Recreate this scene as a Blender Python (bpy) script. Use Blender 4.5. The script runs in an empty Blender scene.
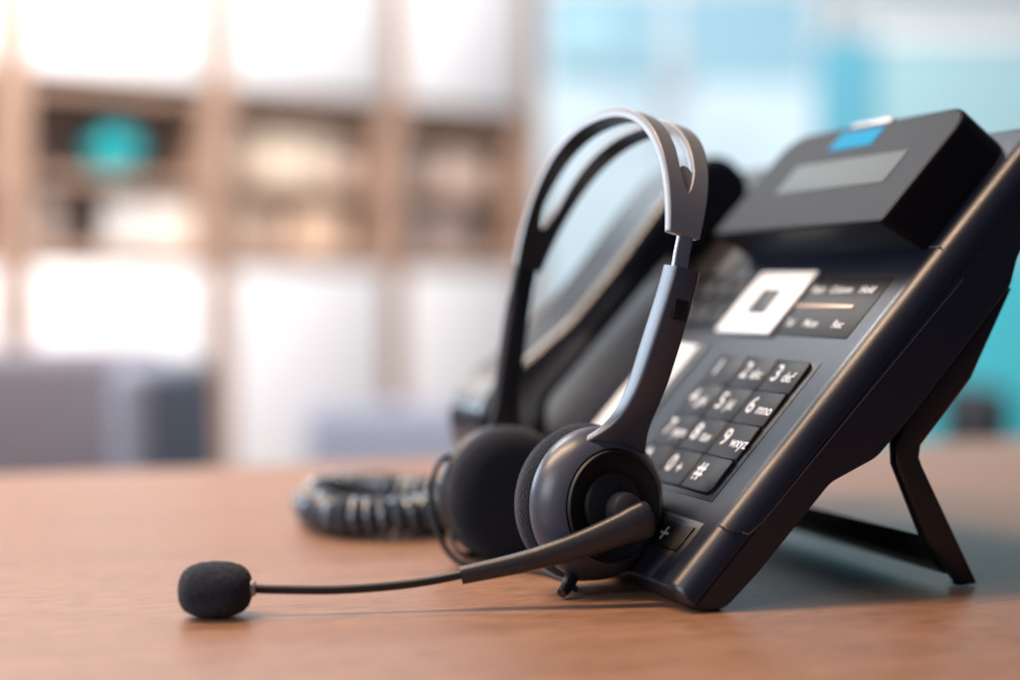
import bpy, bmesh, math, random
from mathutils import Vector, Matrix
random.seed(5)
S = bpy.context.scene
COL = S.collection
PI = math.pi

# ------------------------------------------------------------------ camera
cam_d = bpy.data.cameras.new('camera')
cam_d.lens = 50; cam_d.sensor_width = 36; cam_d.clip_start = .01; cam_d.clip_end = 60
cam_d.dof.use_dof = True; cam_d.dof.focus_distance = .548; cam_d.dof.aperture_fstop = 2.1
cam_d.dof.aperture_blades = 0
cam = bpy.data.objects.new('camera', cam_d); COL.objects.link(cam)
cam.location = (0, 0, .12); cam.rotation_euler = (PI/2 - .0348, 0, 0)
S.camera = cam
# ------------------------------------------------------------------ world and lamps
w = bpy.data.worlds.new('World'); S.world = w; w.use_nodes = True
bg = w.node_tree.nodes['Background']; bg.inputs[0].default_value = (.42, .52, .85, 1); bg.inputs[1].default_value = .10

def area(name, loc, target, size, energy, color, size_y=None):
    l = bpy.data.lights.new(name, 'AREA'); l.energy = energy; l.color = color; l.size = size
    if size_y: l.shape = 'RECTANGLE'; l.size_y = size_y
    o = bpy.data.objects.new(name, l); COL.objects.link(o); o.location = loc
    o.rotation_euler = (Vector(target) - Vector(loc)).to_track_quat('-Z', 'Y').to_euler()
    return o
area('side_window_light', (-1.78, 1.95, .66), (.0, .6, .08), 1.2, 33, (.66, .82, 1.0), .8)
area('rear_sheen_light', (-.45, 1.98, 1.20), (.15, .6, .1), 1.1, 5.0, (.74, .88, 1.0), .8)  # added lamp, no window there; puts sheen on the phone face
area('ceiling_strip_light', (-.93, .60, 1.95), (-.05, .6, 0), .26, 80, (1.0, .70, .47), 1.7)
area('front_fill_light', (-1.35, -.45, .80), (.08, .58, .1), .9, 20, (.84, .91, 1.0), .9)  # added fill lamp for the headset front and phone face, not a window
area('bookcase_fill_light', (-.75, 1.75, 1.55), (-.55, 2.9, .2), .8, 82, (1.0, .96, .93))  # unseen lamp added to blow out the white bookcase fronts
area('partition_fill_light', (.75, 2.2, 1.6), (.9, 3.6, .3), 1.0, 15, (.86, .95, 1.0))  # unseen lamp added in front of the partition to brighten it, not a window
S.view_settings.view_transform = 'Standard'; S.view_settings.look = 'None'
S.view_settings.exposure = 0; S.view_settings.gamma = 1

# ------------------------------------------------------------------ materials
def mat(name, color, rough=.5, metal=0, spec=.5, emis=None, estr=0, bump=None, vary=None, coat=0, sheen=0):
    m = bpy.data.materials.new(name); m.use_nodes = True
    nt = m.node_tree; p = nt.nodes['Principled BSDF']
    p.inputs['Base Color'].default_value = (*color, 1); p.inputs['Roughness'].default_value = rough
    p.inputs['Metallic'].default_value = metal; p.inputs['Specular IOR Level'].default_value = spec
    p.inputs['Coat Weight'].default_value = coat; p.inputs['Sheen Weight'].default_value = sheen
    if emis: p.inputs['Emission Color'].default_value = (*emis, 1); p.inputs['Emission Strength'].default_value = estr
    tc = nt.nodes.new('ShaderNodeTexCoord')
    if vary:                                   # vary = (scale, amount)
        n = nt.nodes.new('ShaderNodeTexNoise'); n.inputs['Scale'].default_value = vary[0]; n.inputs['Detail'].default_value = 5
        nt.links.new(tc.outputs['Object'], n.inputs['Vector'])
        r = nt.nodes.new('ShaderNodeMapRange'); r.inputs['To Min'].default_value = rough - vary[1]; r.inputs['To Max'].default_value = rough + vary[1]
        nt.links.new(n.outputs['Fac'], r.inputs['Value']); nt.links.new(r.outputs['Result'], p.inputs['Roughness'])
    if bump:                                   # bump = (scale, strength, distance)
        n = nt.nodes.new('ShaderNodeTexNoise'); n.inputs['Scale'].default_value = bump[0]; n.inputs['Detail'].default_value = 3
        nt.links.new(tc.outputs['Object'], n.inputs['Vector'])
        b = nt.nodes.new('ShaderNodeBump'); b.inputs['Strength'].default_value = bump[1]; b.inputs['Distance'].default_value = bump[2]
        nt.links.new(n.outputs['Fac'], b.inputs['Height']); nt.links.new(b.outputs['Normal'], p.inputs['Normal'])
    return m

M = {}
M['phone'] = mat('phone_plastic', (.0095, .0110, .0215), .34, spec=.50, bump=(1150, .14, .0003), vary=(60, .05))
M['phone_side'] = M['phone']
M['housing'] = mat('display_housing_plastic', (.009, .008, .011), .45, spec=.12, bump=(1900, .08, .0003))
M['handset'] = mat('handset_plastic', (.012, .013, .018), .17, spec=.55, bump=(1500, .02, .0002))
M['key'] = mat('key_plastic', (.010, .010, .015), .45, spec=.25, bump=(2200, .08, .0002))
M['well'] = mat('key_well_black', (.004, .004, .006), .45)
M['gloss'] = mat('glossy_black_panel', (.005, .006, .009), .45, spec=.25)
M['white'] = mat('white_plastic', (.80, .82, .84), .4)
M['paper'] = mat('paper_label', (.80, .82, .84), .6)
M['ink'] = mat('white_print', (.70, .72, .75), .5)
M['lcd'] = mat('lcd_grey', (.115, .148, .165), .6, spec=.15)
M['blue'] = mat('blue_sticker', (.0, .21, .40), .6, spec=.1)
M['silver'] = mat('silver_tab', (.45, .45, .47), .35, metal=.3)
M['copper'] = mat('copper_strip', (.48, .33, .25), .4, metal=.3)
M['seam'] = mat('seam_edge', (.12, .12, .14), .35)
M['stand'] = mat('stand_steel', (.006, .006, .009), .38, metal=.0, bump=(1500, .15, .0003))
M['hs'] = mat('headset_plastic', (.052, .060, .084), .33, bump=(1300, .12, .0003), vary=(80, .04))
M['band'] = mat('headband_plastic', (.235, .24, .26), .34, metal=.1, bump=(1300, .12, .0003), vary=(80, .05))
M['hsdark'] = mat('headset_dark_plastic', (.007, .007, .011), .38, bump=(1300, .15, .0003))
M['plate'] = mat('ear_cup_plate', (.008, .008, .012), .52, spec=.4, bump=(1300, .1, .0003))
M['fararm'] = mat('far_arm_shade_plastic', (.008, .008, .012), .75, spec=.2)  # shade put into the colour: darker, duller copy of the arm plastic
M['boom'] = mat('boom_plastic', (.024, .023, .028), .38, bump=(1300, .15, .0003))
M['rubber'] = mat('black_rubber', (.010, .010, .013), .42)
M['foam'] = mat('black_foam', (.009, .014, .028), .95, spec=.3, bump=(1500, 1.0, .0012), sheen=.15)
M['steel'] = mat('slider_steel', (.42, .42, .45), .28, metal=.9)
M['cord'] = mat('cord_plastic', (.045, .058, .080), .25, spec=.8)

def wood_mat(name, c0, c1, rough, along, scale):
    m = bpy.data.materials.new(name); m.use_nodes = True; nt = m.node_tree; p = nt.nodes['Principled BSDF']
    tc = nt.nodes.new('ShaderNodeTexCoord'); mp = nt.nodes.new('ShaderNodeMapping')
    mp.inputs['Scale'].default_value = along
    nt.links.new(tc.outputs['Object'], mp.inputs['Vector'])
    big = nt.nodes.new('ShaderNodeTexNoise'); big.inputs['Scale'].default_value = scale; big.inputs['Detail'].default_value = 6; big.inputs['Roughness'].default_value = .6; big.inputs['Distortion'].default_value = .6
    fine = nt.nodes.new('ShaderNodeTexNoise'); fine.inputs['Scale'].default_value = scale*6; fine.inputs['Detail'].default_value = 4
    nt.links.new(mp.outputs['Vector'], big.inputs['Vector'])
    mp2 = nt.nodes.new('ShaderNodeMapping'); mp2.inputs['Scale'].default_value = (along[0]*.6, along[1]*1.6, 1)
    nt.links.new(tc.outputs['Object'], mp2.inputs['Vector']); nt.links.new(mp2.outputs['Vector'], fine.inputs['Vector'])
    mx = nt.nodes.new('ShaderNodeMix'); mx.data_type = 'FLOAT'; mx.inputs[0].default_value = .45
    nt.links.new(big.outputs['Fac'], mx.inputs[2]); nt.links.new(fine.outputs['Fac'], mx.inputs[3])
    r = nt.nodes.new('ShaderNodeValToRGB'); r.color_ramp.elements[0].position = .32; r.color_ramp.elements[1].position = .68
    r.color_ramp.elements[0].color = (*c0, 1); r.color_ramp.elements[1].color = (*c1, 1)
    nt.links.new(mx.outputs[0], r.inputs['Fac']); nt.links.new(r.outputs['Color'], p.inputs['Base Color'])
    fl = nt.nodes.new('ShaderNodeTexNoise'); fl.inputs['Scale'].default_value = scale*9; fl.inputs['Detail'].default_value = 2
    mp3 = nt.nodes.new('ShaderNodeMapping'); mp3.inputs['Scale'].default_value = (along[0]*1.2, along[1]*1.2, 1)
    nt.links.new(tc.outputs['Object'], mp3.inputs['Vector']); nt.links.new(mp3.outputs['Vector'], fl.inputs['Vector'])
    fr = nt.nodes.new('ShaderNodeMapRange'); fr.inputs['From Min'].default_value = .50; fr.inputs['From Max'].default_value = .63; fr.inputs['To Min'].default_value = 1; fr.inputs['To Max'].default_value = .66
    nt.links.new(fl.outputs['Fac'], fr.inputs['Value'])
    ml = nt.nodes.new('ShaderNodeMix'); ml.data_type = 'RGBA'; ml.blend_type = 'MULTIPLY'; ml.inputs[0].default_value = 1
    nt.links.new(r.outputs['Color'], ml.inputs[6]); nt.links.new(fr.outputs['Result'], ml.inputs[7]); nt.links.new(ml.outputs[2], p.inputs['Base Color'])
    rr = nt.nodes.new('ShaderNodeMapRange'); rr.inputs['To Min'].default_value = rough - .05; rr.inputs['To Max'].default_value = rough + .07
    nt.links.new(mx.outputs[0], rr.inputs['Value']); nt.links.new(rr.outputs['Result'], p.inputs['Roughness'])
    b = nt.nodes.new('ShaderNodeBump'); b.inputs['Strength'].default_value = .15; b.inputs['Distance'].default_value = .0004
    nt.links.new(mx.outputs[0], b.inputs['Height']); nt.links.new(b.outputs['Normal'], p.inputs['Normal'])
    return m
M['desk'] = wood_mat('desk_wood', (.205, .103, .062), (.335, .184, .120), .38, (2.2, 26, 1), 3.0)
M['shelfwood'] = wood_mat('shelf_wood', (.31, .20, .148), (.39, .262, .20), .5, (20, 20, 2), 2)
M['shelfback'] = mat('shelf_back_panel', (.62, .53, .50), .6)
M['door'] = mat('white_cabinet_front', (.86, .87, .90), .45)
M['door_dim'] = mat('dimmed_white_cabinet_front', (.60, .60, .63), .5)  # greyer copy of the white fronts; weaker light in right bays put into colour
M['wall'] = mat('painted_wall', (.74, .82, .86), .7)
M['floor'] = mat('floor_grey', (.30, .29, .29), .6)
M['teal'] = mat('teal_paint', (.33, .54, .60), .5)
M['teallow'] = mat('deep_teal_paint', (.07, .50, .60), .5)
M['board'] = mat('pale_blue_board', (.34, .58, .70), .6)
M['speaker'] = mat('grey_speaker', (.42, .50, .56), .6)
M['blind'] = mat('glowing_blue_blind', (.34, .56, .68), .8, emis=(.40, .74, .92), estr=.16)  # own glow stands in for daylight coming through the cloth
M['tealdark'] = mat('dark_teal_paint', (.10, .36, .48), .5)
M['tealvase'] = mat('turquoise_glaze', (.0, .36, .42), .3)
M['window'] = mat('bright_window_pane', (.25, .30, .34), .4, emis=(.74, .91, 1.0), estr=.74)
M['chairfab'] = mat('grey_chair_fabric', (.145, .14, .175), .9, bump=(300, .3, .001))
M['chairblue'] = mat('slate_chair_fabric', (.16, .18, .24), .8, bump=(300, .3, .001))
M['chairleg'] = mat('chair_metal', (.05, .05, .06), .4, metal=.6)

# ------------------------------------------------------------------ helpers
def thing(name, label, cat, mtx=None, group=None):
    o = bpy.data.objects.new(name, None); o.empty_display_size = .02; COL.objects.link(o)
    if mtx is not None: o.matrix_world = mtx
    o['label'] = label; o['category'] = cat
    if group: o['group'] = group
    return o
def tag(o, label, cat, group=None):
    o['label'] = label; o['category'] = cat
    if group: o['group'] = group
    return o
def obj(name, bm, m, parent=None, smooth=40, label=None):
    bmesh.ops.recalc_face_normals(bm, faces=bm.faces)
    me = bpy.data.meshes.new(name); bm.to_mesh(me); bm.free()
    for mm in (m if isinstance(m, (list, tuple)) else [m]): me.materials.append(mm)
    o = bpy.data.objects.new(name, me); COL.objects.link(o)
    if parent: o.parent = parent
    if smooth:
        for p in me.polygons: p.use_smooth = True
        me.set_sharp_from_angle(angle=math.radians(smooth))
    if label: o['label'] = label
    return o
def struct(name, bm, m, **k):
    o = obj(name, bm, m, **k); o['kind'] = 'structure'; return o
def add_box(bm, x0, x1, y0, y1, z0, z1, bev=0, seg=2):
    r = bmesh.ops.create_cube(bm, size=1)
    vs = r['verts']
    for v in vs: v.co = Vector(((x0+x1)/2 + v.co.x*(x1-x0), (y0+y1)/2 + v.co.y*(y1-y0), (z0+z1)/2 + v.co.z*(z1-z0)))
    if bev:
        es = list({e for v in vs for e in v.link_edges})
        bmesh.ops.bevel(bm, geom=es, offset=bev, segments=seg, affect='EDGES', profile=.5)
def box(*a, **k):
    bm = bmesh.new(); add_box(bm, *a, **k); return bm
def spline(pts, n=12):
    pts = [Vector(p) for p in pts]; out = []
    P = [2*pts[0]-pts[1]] + pts + [2*pts[-1]-pts[-2]]
    for i in range(1, len(P)-2):
        a, b, c, d = P[i-1:i+3]
        for k in range(n):
            t = k/n
            out.append(.5*((2*b)+(c-a)*t+(2*a-5*b+4*c-d)*t*t+(3*b-a-3*c+d)*t**3))
    out.append(pts[-1]); return out
def frames(path, ref=None):
    T = []
    for i in range(len(path)):
        a = path[max(i-1, 0)]; b = path[min(i+1, len(path)-1)]; T.append((b-a).normalized())
    n = Vector(ref) if ref else T[0].orthogonal()
    N = []
    for t in T:
        n = (n - t*n.dot(t)).normalized(); N.append(n.copy())
    return T, N
def add_sweep(bm, path, sections, ref=None, caps=True):
    """sections: function(i, u) -> list of 2-D points (same count) in the frame (N, B)"""
    T, N = frames(path, ref); rings = []
    for i, (p, t, n) in enumerate(zip(path, T, N)):
        b = t.cross(n)
        rings.append([bm.verts.new(p + n*x + b*y) for x, y in sections(i, i/(len(path)-1))])
    k = len(rings[0])
    for A, B in zip(rings[:-1], rings[1:]):
        for j in range(k): bm.faces.new((A[j], A[(j+1) % k], B[(j+1) % k], B[j]))
    if caps: bm.faces.new(rings[0][::-1]); bm.faces.new(rings[-1])
def circ(r, k=14, sy=1): return [(r*math.cos(2*PI*j/k), r*sy*math.sin(2*PI*j/k)) for j in range(k)]
def rrect(w_, h_, r, k=4):
    pts = []
    for cx, cy, a0 in ((w_/2-r, h_/2-r, 0), (-w_/2+r, h_/2-r, PI/2), (-w_/2+r, -h_/2+r, PI), (w_/2-r, -h_/2+r, 3*PI/2)):
        for j in range(k+1):
            a = a0 + PI/2*j/k; pts.append((cx+r*math.cos(a), cy+r*math.sin(a)))
    return pts
def tube(path, r, k=12):
    bm = bmesh.new(); add_sweep(bm, path, (lambda i, u: circ(r(u) if callable(r) else r, k))); return bm
def add_lathe(bm, prof, mtx=Matrix(), n=64):
    """prof: (radius, height) about local Z"""
    rings = []
    for r, hgt in prof:
        if r < 1e-6: rings.append([bm.verts.new(mtx @ Vector((0, 0, hgt)))])
        else: rings.append([bm.verts.new(mtx @ Vector((r*math.cos(2*PI*j/n), r*math.sin(2*PI*j/n), hgt))) for j in range(n)])
    for A, B in zip(rings[:-1], rings[1:]):
        if len(A) == 1 and len(B) == 1: continue
        for j in range(n):
            k = (j+1) % n
            if len(A) == 1: bm.faces.new((A[0], B[k], B[j]))
            elif len(B) == 1: bm.faces.new((A[j], A[k], B[0]))
            else: bm.faces.new((A[j], A[k], B[k], B[j]))
def lathe(prof, mtx=Matrix(), n=64):
    bm = bmesh.new(); add_lathe(bm, prof, mtx, n); return bm
def add_text(bm, txt, x, y, z, size, shear=0, sx=1):
    c = bpy.data.curves.new('print', 'FONT'); c.body = txt; c.size = size; c.shear = shear; c.align_x = 'LEFT'; c.align_y = 'CENTER'; c.resolution_u = 3
    c.offset = size*.011
    o = bpy.data.objects.new('print', c); COL.objects.link(o)
    dg = bpy.context.evaluated_depsgraph_get(); dg.update()
    me = bpy.data.meshes.new_from_object(o.evaluated_get(dg))
    me.transform(Matrix.Translation((x, y, z)) @ Matrix.Diagonal((sx, 1, 1, 1)))
    bm.from_mesh(me)
    bpy.data.objects.remove(o); bpy.data.curves.remove(c); bpy.data.meshes.remove(me)
def prism(poly, p0, p1, bev_long=0, rim=0, seg=4):
    """poly in (q, w) -> extruded along p; local coordinates (p, q, -w)"""
    bm = bmesh.new()
    A = [bm.verts.new((p0, q, -w_)) for q, w_ in poly]; B = [bm.verts.new((p1, q, -w_)) for q, w_ in poly]
    n = len(poly)
    bm.faces.new(A); bm.faces.new(B[::-1])
    longe = []
    for j in range(n):
        f = bm.faces.new((A[j], B[j], B[(j+1) % n], A[(j+1) % n]))
    bm.verts.ensure_lookup_table()
    bmesh.ops.recalc_face_normals(bm, faces=bm.faces)
    if bev_long:
        es = [e for e in bm.edges if abs(e.verts[0].co.x - e.verts[1].co.x) > 1e-5]
        bmesh.ops.bevel(bm, geom=es, offset=bev_long, segments=3, affect='EDGES', profile=.5, clamp_overlap=True)
    if rim:
        es = [e for e in bm.edges if abs(e.verts[0].co.x - e.verts[1].co.x) < 1e-6 and (abs(e.verts[0].co.x-p0) < 1e-6 or abs(e.verts[0].co.x-p1) < 1e-6)]
        bmesh.ops.bevel(bm, geom=es, offset=rim, segments=seg, affect='EDGES', profile=.5, clamp_overlap=True)
    return bm

def offset_poly(poly, d, wt=None):
    """move every edge inwards by d (times its own weight) and intersect neighbours again"""
    n = len(poly); P = [Vector(p) for p in poly]; wt = wt or [1]*n
    ar = sum(P[i].x*P[(i+1) % n].y - P[(i+1) % n].x*P[i].y for i in range(n)); sg = 1 if ar > 0 else -1
    ln = []
    for i in range(n):
        e = (P[(i+1) % n]-P[i]).normalized(); nn = Vector((-e.y, e.x))*sg
        ln.append((P[i]+nn*d*wt[i], e))
    out = []
    for i in range(n):
        (a, e0), (b, e1) = ln[i-1], ln[i]
        den = e0.x*e1.y - e0.y*e1.x
        t = ((b.x-a.x)*e1.y - (b.y-a.y)*e1.x)/den
        out.append(a + e0*t)
    return out
def round_poly(P, rad, k=4):
    n = len(P); out = []
    for i in range(n):
        a, b, c = P[i-1], P[i], P[(i+1) % n]
        l = min(rad, .42*(a-b).length, .42*(c-b).length)
        q0 = b+(a-b).normalized()*l; q1 = b+(c-b).normalized()*l
        for j in range(k+1):
            t = j/k; out.append(q0*(1-t)**2 + b*2*t*(1-t) + q1*t*t)
    return out
def cushion(poly, p0, p1, rim, rad, seg=7, wt=None):
    """like prism, with its two side rims rounded to a true radius"""
    rings = []
    for j in range(seg+1):
        a = PI/2*j/seg; rings.append((p0 + rim*(1-math.sin(a)), rim*(1-math.cos(a))))
    rings = [(p0, rim+.0006)] + rings[::-1] + [(p0+rim+.0006, 0)]; rings += [(p0+p1-p, d) for p, d in rings[::-1]]
    bm = bmesh.new(); R_ = []
    for p, d in rings:
        R_.append([bm.verts.new((p, v.x, -v.y)) for v in round_poly(offset_poly(poly, d, wt), rad)])
    k = len(R_[0])
    for A, B in zip(R_[:-1], R_[1:]):
        for j in range(k): bm.faces.new((A[j], A[(j+1) % k], B[(j+1) % k], B[j]))
    bm.faces.new(R_[0]); bm.faces.new(R_[-1][::-1])
    return bm

# ------------------------------------------------------------------ the setting
FZ = -.75
struct('floor', box(-4, 4, -1.5, 5.2, FZ-.05, FZ), M['floor'], smooth=0)
# ------------------------------------------------------------------ desk
ang = math.atan2(1.150-.918, .418+.347)
dm = Matrix.Translation((-.347, .918, 0)) @ Matrix.Rotation(ang, 4, 'Z')
desk = thing('desk', 'orange brown wooden desk under the phone and headset', 'desk', dm)
obj('desk_top', box(-.9, 1.15, -.86, 0, -.028, 0, bev=.0015), M['desk'], desk)
for sx in (-.8, 1.05):
    obj('leg', box(sx-.03, sx+.03, -.80, -.74, FZ, -.0285), M['chairleg'], desk)
    obj('leg', box(sx-.03, sx+.03, -.16, -.10, FZ, -.0285), M['chairleg'], desk)

# ------------------------------------------------------------------ desk phone
a_, t_ = 1.2057, .8201
r_ = Vector((math.cos(a_), -math.sin(a_), 0)); b_ = Vector((math.sin(a_), math.cos(a_), 0))
u_ = math.cos(t_)*b_ + math.sin(t_)*Vector((0, 0, 1)); n_ = r_.cross(u_)
PM = Matrix.Translation((.0546, .5170, .0008)) @ Matrix((r_, u_, n_)).transposed().to_4x4()
phone = thing('desk_phone', 'black corded desk phone propped on its tilted stand', 'telephone', PM)
prof = [(.0110, -.0002), (.2565, -.0002), (.2580, .018), (.2072, .029), (.1966, .0345), (.1246, .0347), (.104, .0336),
        (.0832, .0243), (.0378, .0234), (.0192, .0216), (.0130, .0165), (.0100, .0092)]
obj('body', cushion(prof, -.258, .0006, .0095, .003, seg=10, wt=[1, .3]+[.22]*10), M['phone'], phone, smooth=60)
# side cover seam
sp = spline([(.0002, .0445, -.0062), (.0004, .0462, -.0086), (.0004, .0513, -.0098)], 6) + spline([(.0004, .053, -.0100), (.0004, .1, -.0112), (.0004, .1824, -.0139)], 8)
obj('seam', tube([Vector(p) for p in sp], .00028, 6), M['seam'], phone)
obj('seam', tube([Vector((-.0062, .0418, .0001)), Vector((-.0026, .0418, -.0008)), Vector((-.0008, .0422, -.0026)), Vector((.0001, .0445, -.0060))], .0004, 6), M['well'], phone)
obj('seam', box(-.192, -.004, .1866, .1872, -.0002, .0003), M['seam'], phone)
# lower recess with the volume key
obj('key_well', box(-.075, -.0155, .0225, .0405, -.001, .0004, bev=.0003), M['well'], phone)
vk = obj('volume_key', box(-.058, -.0185, .0255, .0375, 0, .0012, bev=.0005), M['gloss'], phone)
bm = bmesh.new(); add_box(bm, -.0382, -.0318, .0306, .0316, .0011, .0014); add_box(bm, -.0355, -.0345, .0281, .0341, .00115, .00145)
obj('plus_mark', bm, M['ink'], vk, smooth=0)
# keypad
kp0, kp1, kq0, kq1 = -.0994, -.0250, .0522, .1222
obj('keypad_well', box(kp0-.0015, kp1+.0034, kq0-.0022, kq1+.001, -.001, .0005, bev=.0004), M['well'], phone)
txt = [[('1', ''), ('2', 'abc'), ('3', 'def')], [('4', 'ghi'), ('5', 'jkl'), ('6', 'mno')], [('7', 'pqrs'), ('8', 'tuv'), ('9', 'wxyz')], [('*', ''), ('0', '+'), ('#', '')]]
dp = (kp1-kp0)/3; dq = (kq1-kq0)/4
for i in range(4):
    for j in range(3):
        x0 = kp0 + j*dp; y1 = kq1 - i*dq; y0 = y1 - dq
        bm = bmesh.new()
        poly = [(x0+.00022, y0+.00022), (x0+dp-.00022, y0+.00022), (x0+dp-.00022, y1-.00022), (x0+.00022, y1-.00022)]
        lo = [bm.verts.new((x, y, .0002)) for x, y in poly]
        hi = [bm.verts.new((x, y, zt)) for (x, y), zt in zip(poly, (.0018, .0018, .0024, .0024))]
        bm.faces.new(lo[::-1]); bm.faces.new(hi)
        for k in range(4): bm.faces.new((lo[k], lo[(k+1) % 4], hi[(k+1) % 4], hi[k]))
        corner = [e for e in bm.edges if abs(e.verts[0].co.z-e.verts[1].co.z) > .0012 and ((i == 3 and j == 2 and e.verts[0].co.x > x0+.01 and e.verts[0].co.y < y0+.01) or (i == 0 and j == 2 and e.verts[0].co.x > x0+.01 and e.verts[0].co.y > y0+.01))]
        if corner: bmesh.ops.bevel(bm, geom=corner, offset=.004, segments=4, affect='EDGES', profile=.5)
        top = [e for e in bm.edges if min(v.co.z for v in e.verts) > .0016]
        bmesh.ops.bevel(bm, geom=top, offset=.0006, segments=2, affect='EDGES', profile=.5)
        k_ = obj('key', bm, M['key'], phone)
        bm = bmesh.new()
        d, s = txt[i][j]
        zt = .0036
        add_text(bm, d, x0+.0042, y0+dq*.53, 0, .0118 if d != '*' else .013, sx=.92)
        if s: add_text(bm, s, x0+.0128, y0+dq*.45, 0, .0072 if s != '+' else .009, sx=.85)
        for v in bm.verts: v.co.z = .0002 + .0018 + (.0006)*(v.co.y-y0-.0004)/(dq-.0008)
        obj('key_print', bm, M['ink'], k_, smooth=0)
# function key strip
fp = obj('function_panel', box(-.187, -.0182, .1362, .1702, -.001, .0006, bev=.0005), M['gloss'], phone)
for q, words in ((.1628, ('Flash', 'Column', 'Hold')), (.1432, ('Tel', 'Mute', 'Rec'))):
    for k, wd_ in enumerate(words):
        bm = bmesh.new(); add_text(bm, wd_, (-.0705, -.0560, -.0345)[k], q, .00085, .0056, sx=.9); obj('function_print', bm, M['ink'], fp, smooth=0)
obj('strip', box(-.073, -.030, .1522, .1542, .0004, .0011, bev=.0002), M['copper'], fp)
for q in (.162, .1445):
    for k in range(4):
        kk = obj('function_key', box(-.182+.0148*k, -.171+.0148*k, q-.0052, q+.0052, .0003, .0022, bev=.0011, seg=3), M['key'], phone)
bm = bmesh.new(); add_box(bm, -.1215, -.0742, .1352, .1732, 0, .0026, bev=.0008, seg=3)
np_ = obj('navigation_key', bm, M['white'], phone, label='white square navigation key')
obj('centre_key', box(-.1062, -.0905, .1467, .1612, .0020, .0034, bev=.0006), M['well'], np_)
# paper label strip left of the keypad
obj('label_well', box(-.1652, -.1205, .0585, .1282, -.001, .0012, bev=.0006), M['well'], phone)
obj('paper_label', box(-.1635, -.1268, .0605, .1262, .001, .0020, bev=.0002), M['paper'], phone)
obj('cradle', box(-.2555, -.158, .172, .2515, -.001, .0016, bev=.001), M['well'], phone)  # cradle plate, widened in black to stand in for the handset's shade
obj('cradle', box(-.2555, -.186, .016, .066, -.001, .0004, bev=.0002), M['well'], phone)
# display housing, tapered towards the face
bm = bmesh.new()
P0, P1, Q0, Q1, ZT = -.1490, -.0120, .1785, .2455, .0240
def hring(z, dl, db, dr, dt, rad):
    w_, h_ = (P1-dr)-(P0+dl), (Q1-dt)-(Q0+db); cx, cy = ((P1-dr)+(P0+dl))/2, ((Q1-dt)+(Q0+db))/2
    out = []
    for (sx, sy, a0) in ((1, 1, 0), (-1, 1, PI/2), (-1, -1, PI), (1, -1, 3*PI/2)):
        rr = rad if sy > 0 else .0022
        for j in range(7):
            a = a0+PI/2*j/6; out.append(bm.verts.new((cx+sx*(w_/2-rr)+rr*math.cos(a), cy+sy*(h_/2-rr)+rr*math.sin(a), z)))
    return out
rings = [hring(-.001, -.004, .007, 0, -.003, .014), hring(ZT-.0022, -.0001, .0003, 0, 0, .014), hring(ZT-.0016, 0, .0002, 0, 0, .014), hring(ZT-.0005, .0005, .0006, .0005, .0005, .0135), hring(ZT, .0016, .0016, .0016, .0016, .0125), hring(ZT, .0021, .0021, .0021, .0021, .012)]
for A, B in zip(rings[:-1], rings[1:]):
    for k in range(len(A)): bm.faces.new((A[k], A[(k+1) % len(A)], B[(k+1) % len(A)], B[k]))
bm.faces.new(rings[0][::-1]); bm.faces.new(rings[-1])
dh = obj('display_housing', bm, M['housing'], phone)
obj('screen', box(-.1185, -.0335, .2025, .2212, ZT-.001, ZT+.0003, bev=.0001), M['lcd'], dh)
obj('sticker', box(-.1015, -.0680, .2290, .2405, ZT-.001, ZT+.0003), M['blue'], dh, label='small blue sticker above the screen')
obj('tab', box(-.100, -.0690, .2440, .2478, ZT-.006, ZT-.0002, bev=.0008), M['silver'], dh)
# stand: folded frame under the phone
stand_prof = [(.1925, .0352), (.199, .0368), (.1587, .0472), (.1230, .0475), (.1190, .0502), (.1175, .0535), (.1004, .1072), (.0945, .1012), (.0962, .0870), (.0962, .0778), (.1098, .0440), (.1155, .0380), (.1250, .0352)]
def fix(pr): return [(q, w_) for q, w_ in pr]
st = obj('stand', prism(fix(stand_prof), -.0095, -.0035, rim=.0015, seg=3), M['stand'], phone)
obj('stand_leg', prism(fix(stand_prof), -.2065, -.2005, rim=.0015, seg=3), M['stand'], st)
bar = [(.1053, .0885), (.1075, .0850), (.0990, .0830-.003), (.0975, .0835-.001), (.0948, .0925+.0005), (.0985, .0965)]
bar = [(.1030, .0930), (.0985, .0750), (.0940, .0870), (.0948, .0968)]
obj('stand_bar', prism(bar, -.2008, -.0092, bev_long=.001), M['stand'], st)
obj('stand_foot', prism([(.0925, .0985), (.0955, .1020), (.0985, .1035), (.0997, .1064), (.0938, .1003)], -.0098, -.0030), M['rubber'], st)

# ------------------------------------------------------------------ handset
HM = PM @ Matrix.Translation((-.225, .012, .0018))
handset = thing('phone_handset', 'black handset lying in the cradle of the desk phone', 'handset', HM)
hq = lambda L: [(q-.012, w_) for q, w_ in L]
hprof = [(.027, -.008), (.032, -.024), (.045, -.0375), (.066, -.0405), (.080, -.036), (.112, -.0315), (.150, -.0325), (.185, -.0355), (.215, -.036), (.230, -.032), (.2375, -.022), (.2375, -.008), (.232, 0),
         (.190, 0), (.178, -.012), (.072, -.012), (.060, 0), (.033, 0)]
obj('handset_body', cushion(hq(hprof), -.029, .0265, .0062, .006), M['handset'], handset, smooth=60)
for q in (.047-.012, .212-.012):
    obj('ear_cap', lathe([(0, -.0004), (.0115, -.0004), (.0125, .0006), (.0125, .003)], Matrix.Translation((-.001, q, -.0001))), M['hsdark'], handset)

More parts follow.
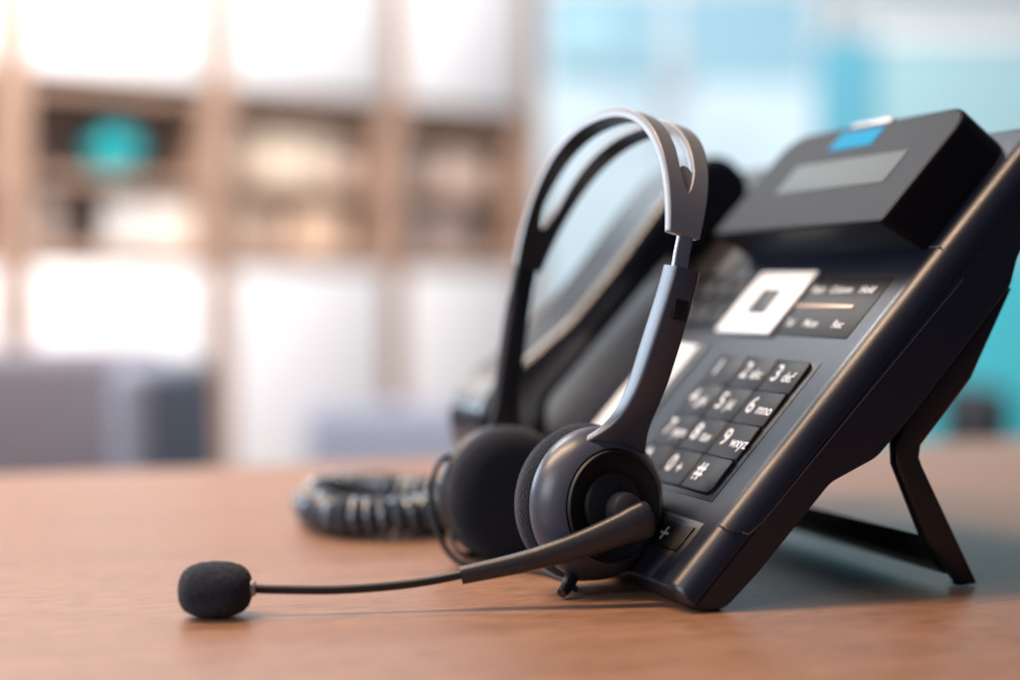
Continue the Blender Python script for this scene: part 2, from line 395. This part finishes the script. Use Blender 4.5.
# ------------------------------------------------------------------ coiled cord
base = spline([(-.014, .728, .0105), (-.038, .690, .0105), (-.064, .680, .0105), (-.086, .690, .0105), (-.1005, .720, .0108), (-.099, .758, .0115), (-.080, .768, .0115), (-.054, .754, .0112), (-.028, .742, .0110), (-.002, .750, .0108)], 40)
L = 0; acc = [0]
for p, q in zip(base[:-1], base[1:]): L += (q-p).length; acc.append(L)
T, N = frames(base, (0, 0, 1))
pitch_, seg_ = .0060, 14
path = []; k = 0; nst = int(L/pitch_*seg_)
for i in range(nst+1):
    s = min(L*i/nst, L-1e-6)
    while acc[k+1] < s: k += 1
    f_ = (s-acc[k])/(acc[k+1]-acc[k]); p = base[k].lerp(base[k+1], f_); t = T[k].lerp(T[k+1], f_).normalized(); n = N[k].lerp(N[k+1], f_).normalized(); bb = t.cross(n)
    a = 2*PI*i/seg_
    path.append(p + n*.0078*math.cos(a) + bb*.0078*math.sin(a))
tag(obj('coiled_cord', tube(path, .0027, 8), M['cord']), 'black coiled handset cord looped on the desk behind the headset', 'cord')

# ------------------------------------------------------------------ headset
O = Vector((.0153, .6029, .0315))
wd = Vector((.88336601, .40780621, -.23099479)); ax = Vector((-.4352433, .89661301, -.08153767)); up = wd.cross(ax)
HSM = Matrix.Translation(O) @ Matrix((wd, ax, up)).transposed().to_4x4()
HSI = HSM.inverted()
hs = thing('headset', 'grey and black call headset with boom microphone standing on the desk', 'headset', HSM)
def loc(p): return HSI @ Vector(p)
A_, V0, HH, EE = .068, .0936, .0705, 2.2781
def arch(phi):
    c, s = math.cos(phi), math.sin(phi); e = 2/EE
    z = V0 + abs(s)**e*HH
    return Vector((0, -math.copysign(abs(c)**e, c)*A_ - .084*z, z))
def bandw(v): return .0110 + (.0278-.0110)*max(0, min(1, (v-V0)/HH))
def band_bm():
    bm = bmesh.new(); n = 150; ph0, ph1 = math.radians(8.5), math.radians(171.5)
    sl0, sl1 = math.radians(23), math.radians(155)
    rows = []
    for i in range(n+1):
        ph = ph0 + (ph1-ph0)*i/n
        C = arch(ph); W = bandw(C.z)/2
        C1 = arch(ph+.01); tan = (C1-C).normalized(); nor = Vector((0, tan.z, -tan.y))
        if nor.z < 0 and abs(nor.z) > .3: nor = -nor
        inside = sl0 < ph < sl1
        s = 0
        if inside:
            x = min((ph-sl0), (sl1-ph))/math.radians(9); s = W*.32*min(1, max(0, x))**.5
        cols = []
        for f in (0, .08, .35, .65, .92, 1): cols.append(-W + (W-s)*f)
        cols += [-c for c in cols[::-1]]
        row = [bm.verts.new(C + Vector((c, 0, 0))) for c in cols]
        rows.append((row, inside and s > 0))
    for (A, ia), (B, ib) in zip(rows[:-1], rows[1:]):
        for j in range(11):
            if j == 5: continue
            bm.faces.new((A[j], A[j+1], B[j+1], B[j]))
    bmesh.ops.remove_doubles(bm, verts=bm.verts, dist=1e-6)
    return bm
band = obj('headband', band_bm(), [M['band'], M['hsdark']], hs)
so = band.modifiers.new('thick', 'SOLIDIFY'); so.thickness = .0042; so.offset = 0; so.use_even_offset = True; so.material_offset = 1; so.material_offset_rim = 0
be = band.modifiers.new('round', 'BEVEL'); be.width = .0009; be.segments = 2; be.limit_method = 'ANGLE'; be.angle_limit = math.radians(50)
bm = bmesh.new(); prev = None
for i in range(15):                          # web closing the low end of the slot
    ph = math.radians(21+13*i/14); C = arch(ph); tn = (arch(ph+.01)-C).normalized(); W = bandw(C.z)*.19*min(1, .35+1.3*min(i, 14-i)/7)
    nn = Vector((0, tn.z, -tn.y)); q = [bm.verts.new(C + nn*k + Vector((x, 0, 0))) for x, k in ((-W, .0008), (W, .0008), (W, -.0008), (-W, -.0008))]
    if prev:
        for k in range(4): bm.faces.new((prev[k], prev[(k+1) % 4], q[(k+1) % 4], q[k]))
    else: bm.faces.new(q)
    prev = q
bm.faces.new(prev[::-1])
obj('slot_web', bm, M['band'], band)
def lean(sgn, y, z): return Vector(((.0026 if sgn < 0 else -.0008)*max(0, min(1, z/.05)), sgn*y - .084*z, z))
def inner_bm(sgn):
    """slider strip between band and arm"""
    p = [lean(sgn, y, z) for y, z in ((.0676, .1085), (.0676, .100), (.0668, .086))]
    p[0].x = p[1].x = .0012 if sgn < 0 else -.0008
    bm = bmesh.new(); add_sweep(bm, p, lambda i, u: rrect(.0064, .0030, .0008, 2) if sgn < 0 else rrect(.0108, .0046, .001, 2), ref=(1, 0, 0)); return bm
armpath = [(.0676, .0945), (.0672, .088), (.0658, .078), (.0632, .064), (.0602, .050), (.0575, .040), (.0548, .033), (.0526, .0275), (.0508, .0225)]
def arm_bm(sgn):
    pts = spline([lean(sgn, y, z) for y, z in armpath], 14)
    def ss(a, b, x):
        x = max(0, min(1, (x-a)/(b-a))); return x*x*(3-2*x)
    def sec(i, u):
        a = .0114 + .0012*ss(0, .5, u) + .0190*max(0, (u-.50)/.50)**2.2
        b = .0104 - .0058*ss(.35, .95, u)
        if sgn > 0: a *= .86; b *= .8
        return rrect(a, b, min(.0012, b*.3), 3)
    bm = bmesh.new(); add_sweep(bm, pts, sec, ref=(1, 0, 0))
    for v in bm.verts:                      # follow the dome of the cup
        f = max(0, min(1, (.040-v.co.z)/.020)); rad = math.hypot(v.co.x, v.co.z)
        v.co.y -= sgn*f*(15.0*v.co.x**2)
        if sgn < 0: v.co.y += .10*f*v.co.x
    return bm
for sgn in (-1, 1):
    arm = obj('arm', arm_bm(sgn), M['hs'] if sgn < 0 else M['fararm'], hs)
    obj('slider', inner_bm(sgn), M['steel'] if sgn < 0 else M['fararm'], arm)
    if sgn < 0:
        obj('slider_window', box(.0004, .0066, -.0786, -.0740, .0740, .0870, bev=.0003), M['well'], arm)
    # ear cup: local Z of the lathe points outward
    def cm(y):
        m_ = Matrix(((1, 0, 0, 0), (0, 0, sgn, sgn*(y-.0425)), (0, 1, 0, 0), (0, 0, 0, 1)))
        return Matrix.Translation((0, sgn*.0425, 0)) @ Matrix.Rotation(.10 if sgn < 0 else 0, 4, 'Z') @ m_
    R = .0308
    shell = [(0, -.004), (.024, -.004), (R-.002, -.003), (R-.0004, -.001), (R, .0015), (R-.0006, .0045), (R-.0020, .0075), (R-.0042, .0104), (.0238, .0126), (.0226, .0132), (.0222, .0130), (.0220, .0100), (0, .0100)]
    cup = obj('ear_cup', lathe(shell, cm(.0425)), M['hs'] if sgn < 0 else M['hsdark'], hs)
    obj('cup_plate', lathe([(0, .006), (.0219, .006), (.0219, .0138), (.0214, .0145), (.0206, .0145), (.0198, .0138), (.0150, .0124), (.0136, .0120), (.0131, .0136), (.0122, .0143), (0, .0146)], cm(.0425)), M['plate'], cup)
    pad = [(0, 0), (.010, -.0003), (.022, -.0012), (.0275, .0002), (.0308, .0036), (.0322, .0080), (.0322, .0115), (.0305, .0145), (.026, .0160), (0, .0160)]
    pad = [(r*.985, (z-.0160)*.85) for r, z in pad]
    pk = obj('ear_pad', lathe([(r*(1 if sgn < 0 else .965), z) for r, z in pad], cm(.0425-.0012), 72), M['foam'], hs)
# boom: pivot hub, tapering housing, thin gooseneck, foam microphone
hub = loc((.0525, .5405, .0340))
obj('boom_pivot', lathe([(0, 0), (.0070, 0), (.0072, .006), (.0064, .0095), (.004, .0112), (0, .0116)], Matrix.Translation(Vector((.0040, -.0540, -.0012))) @ Matrix.Rotation(PI/2, 4, 'X')), M['boom'], hs)
bp = [loc(p) for p in ((.0545, .5400, .0330), (.0505, .5388, .0320), (.0430, .5376, .0292), (.0240, .5352, .0225), (.004, .5325, .0172), (-.0185, .5297, .0128))]
def bsec(i, u):
    w_ = [(0, .0012, .001), (.008, .0052, .0040), (.022, .0086, .0058), (.05, .0112, .0070), (.09, .0126, .0075), (.16, .0134, .0077), (.32, .0128, .0078), (.52, .0102, .0072), (.75, .0076, .0062), (1, .0062, .0056)]
    for (u0, a0, b0), (u1, a1, b1) in zip(w_[:-1], w_[1:]):
        if u <= u1+1e-9:
            f = (u-u0)/(u1-u0); return circ(1, 20) and [(x*(a0+(a1-a0)*f)*.5*1.1, y*(b0+(b1-b0)*f)*.5*1.1) for x, y in circ(1, 20)]
bm = bmesh.new(); add_sweep(bm, spline(bp, 24), bsec, ref=HSI.to_3x3() @ Vector((0, 0, 1)))
boom = obj('mic_boom', bm, M['boom'], hs)
gp = [loc(p) for p in ((-.0160, .5300, .0136), (-.030, .5280, .0112), (-.045, .5255, .0097), (-.065, .5223, .0090), (-.085, .5200, .0096), (-.0965, .5187, .0102))]
obj('gooseneck', tube(spline(gp, 8), .0017, 12), M['rubber'], boom)
d_ = (loc((-.125, .5167, .0100)) - loc((-.0920, .5187, .0106))).normalized()
mm = Matrix.Translation(loc((-.0942, .5185, .0104))) @ d_.to_track_quat('Z', 'Y').to_matrix().to_4x4()
obj('mic_collar', lathe([(0, -.0004), (.0027, -.0004), (.0030, .0003), (.0030, .0016), (.0025, .0022), (.0025, .004), (0, .004)], mm, 24), M['silver'], boom)
mp_ = []
for k in range(49):
    t = k/48*PI; c, s = math.cos(t), math.sin(t)
    mp_.append((.0102*abs(s)**.67, .0142-.0132*math.copysign(abs(c)**.78, c)))
mp_ = mp_
bm = lathe(mp_, mm, 96)
for v in bm.verts:
    nrm = math.sin(v.co.x*2100+1.3)*math.sin(v.co.y*1900+.4)*math.sin(v.co.z*2300)
    v.co += (v.co - mm @ Vector((0, 0, .0142))).normalized()*(.00022*nrm + random.uniform(-.00022, .00022))
obj('mic_foam', bm, M['foam'], boom, smooth=180)
# strain relief and cable
sr = [loc(p) for p in ((.0240, .5525, .0075), (.0222, .5495, .0045), (.0200, .5462, .0024))]
obj('strain_relief', tube(spline(sr, 5), lambda u: .0030-.0010*u, 12), M['hsdark'], hs)
cb = [(.0260, .560, .0014), (.022, .580, .0014), (.006, .600, .0014), (-.0200, .606, .0022), (-.0315, .612, .0150), (-.0345, .618, .0330), (-.0310, .628, .0440), (-.0235, .640, .0440), (-.0215, .650, .0300), (-.0270, .640, .0160), (-.0235, .625, .0045), (-.010, .632, .0016), (.004, .650, .0016), (.012, .664, .0030)]
obj('cable', tube(spline([loc(p) for p in cb], 10), .0013, 8), M['rubber'], hs)

# ------------------------------------------------------------------ background office
sd = Vector((.953, .7, 0)).normalized()
BM_ = Matrix.Translation((-.906, 2.6, FZ)) @ Matrix.Rotation(math.atan2(sd.y, sd.x), 4, 'Z')
bc = thing('bookcase', 'pale wooden bookcase with white cabinet fronts against the wall', 'bookcase', BM_)
posts = [-.40, 0, .403, .814, 1.182]
zz = -FZ; TOP = zz+.90
for s in posts: obj('post', box(s-.028, s+.028, 0, .2005, 0, TOP), M['shelfwood'], bc, smooth=0)
obj('back_panel', box(-.40, 1.182, .201, .215, .02, TOP-.02), M['shelfback'], bc, smooth=0)
for i in range(4):
    a, b = posts[i]+.0285, posts[i+1]-.0285
    for z in (.06, zz+.19, zz+.505, TOP-.03): obj('shelf', box(a, b, .012, .200, z-.014, z+.014), M['shelfwood'], bc, smooth=0)
    obj('shelf', box(a, b, .03, .200, zz+.325, zz+.345), M['shelfwood'], bc, smooth=0)
    obj('cabinet_door', box(a+.003, b-.003, -.008, .010, zz+.530, TOP-.055, bev=.002), M['door'] if i < 2 else M['door_dim'], bc)
    obj('cabinet_door', box(a+.003, b-.003, -.008, .010, .085, zz+.165, bev=.002), M['door'] if i < 2 else M['door_dim'], bc)
def on_shelf(s, d, z): return BM_ @ Matrix.Translation((s, d, z))
v = thing('vase', 'round turquoise vase on the upper open shelf of the bookcase', 'vase', on_shelf(.232, .12, zz+.3455))
obj('vase_body', lathe([(0, 0), (.04, 0), (.07, .03), (.08, .065), (.07, .10), (.045, .122), (.034, .13), (.040, .138), (.036, .138), (.030, .13), (0, .12)], n=40), M['tealvase'], v)
v.scale = (.78, .78, .82)
binders = [(.06, .04, .21, zz+.205, (.44, .36, .33)), (.47, .05, .11, zz+.346, (.62, .50, .40)), (.53, .16, .12, zz+.346, (.66, .55, .45)), (.70, .05, .09, zz+.346, (.50, .38, .32)),
           (.46, .10, .10, zz+.205, (.56, .42, .33)), (.60, .13, .10, zz+.205, (.66, .48, .36)), (.86, .10, .09, zz+.346, (.46, .36, .32)), (.98, .12, .09, zz+.346, (.55, .42, .36)), (.87, .20, .10, zz+.205, (.36, .28, .26)),
           (.20, .09, .11, zz+.205, (.60, .60, .60)), (.29, .08, .11, zz+.205, (.80, .74, .68))]
names = ['taupe file box at the left end of the lower open shelf', 'cream storage box on the upper shelf beside the middle post', 'wide beige storage box on the upper shelf in the middle bay', 'small tan box at the right of the upper middle shelf',
         'rust brown box on the lower shelf of the middle bay', 'peach coloured box on the lower shelf of the middle bay', 'taupe box on the upper shelf of the narrow right bay', 'dusty pink box on the upper shelf of the right bay', 'brown grey box on the lower shelf of the right bay',
         'light grey box below the turquoise vase at its left', 'cream white box below the turquoise vase at its right']
for (s, wdt, h_, z, c), nm in zip(binders, names):
    h_ = min(h_, .115)
    o = thing('storage_box', nm, 'box', on_shelf(s, .06, z), 'boxes on the bookcase shelves')
    m_ = mat('box_card', c, .7)
    obj('box_body', box(0, wdt, 0, .12, 0, h_*.8, bev=.002), m_, o)
    obj('lid', box(-.002, wdt+.002, -.002, .122, h_*.8+.0005, h_, bev=.002), m_, o)
# chairs
def chair(x, y, rz, label, fab, top, wdt=.42):
    o = thing('office_chair', label, 'chair', Matrix.Translation((x, y, FZ)) @ Matrix.Rotation(rz, 4, 'Z'), 'chairs beyond the desk')
    bmx = bmesh.new(); H = top-FZ
    add_box(bmx, -wdt/2, wdt/2, -.03, .03, H-.38, H, bev=.028, seg=4)
    for vv in bmx.verts: vv.co.y += 1.0*vv.co.x**2 - .02*(vv.co.z-H)
    obj('backrest', bmx, fab, o)
    obj('seat', box(-wdt/2, wdt/2, -.47, -.04, .42, .49, bev=.025, seg=4), fab, o)
    obj('back_support', box(-.03, .03, .03, .05, .44, H-.2, bev=.004), M['chairleg'], o)
    obj('pole', tube([Vector((0, -.22, .07)), Vector((0, -.22, .42))], .025), M['chairleg'], o)
    for k in range(5):
        a = 2*PI*k/5
        obj('leg', tube([Vector((0, -.22, .08)), Vector((.26*math.cos(a), -.22+.26*math.sin(a), .03))], .018, 8), M['chairleg'], o)
    return o
chair(-.70, 1.92, PI+.25, 'wide grey office chair nearest the left edge', M['chairfab'], .045, .46)
chair(-.462, 1.86, PI+1.35, 'slate blue office chair turned sideways beside the wide grey chair', M['chairblue'], .03, .22)
chair(-.20, 2.45, PI-.1, 'dark slate chair low behind the desk in front of the bookcase', M['chairblue'], -.075, .30)
chair(.83, 2.5, PI/2+.1, 'dark chair seen edge on in front of the teal partition', M['hsdark'], -.045, .2)
# right side: wall, window, teal partition
wl = obj('wall', box(-3.5, 3.5, 4.45, 4.55, FZ, 2.6), M['wall'], smooth=0); tag(wl, 'pale painted wall at the far end of the office', 'wall')
win = thing('window', 'bright tall window in the far wall behind the headset', 'window', Matrix.Translation((.58, 4.40, .2)))
obj('pane', box(-.48, .36, .0, .01, -.55, .85), M['window'], win, smooth=0)
obj('roller_blind', box(-.47, .35, -.012, -.006, .56, .845), M['blind'], win, smooth=0)
for x0, x1, z0, z1 in ((-.52, -.48, -.59, .89), (.36, .40, -.59, .89), (-.48, .36, -.59, -.55), (-.48, .36, .85, .89), (-.10, -.07, -.55, .85)):
    obj('window_frame', box(x0, x1, -.02, .03, z0, z1), M['door'], win, smooth=0)
tp = thing('partition', 'teal office partition to the right of the bright window', 'partition', Matrix.Translation((.73, 3.35, FZ)))
obj('panel', box(.13, 1.6, 0, .04, -FZ+.201, -FZ+.70), M['teal'], tp, smooth=0)
obj('lower_panel', box(.13, 1.6, -.005, .045, .02, -FZ+.20), M['teallow'], tp, smooth=0, label='deeper teal lower panel')
obj('post', box(0, .128, -.01, .05, 0, -FZ+.71), M['tealdark'], tp, smooth=0)
obj('rail', box(.13, 1.6, -.01, .05, -FZ+.701, -FZ+.73), M['white'], tp, smooth=0)
pb = tag(obj('notice_board', box(.14, .31, 3.92, 3.95, .72, .90, bev=.003), M['board']), 'blue notice board hanging near the bookcase end', 'board')
tag(obj('wall_speaker', box(.42, .50, 3.92, 3.98, .66, .77, bev=.008), M['speaker']), 'small grey loudspeaker box in front of the bright window', 'speaker')
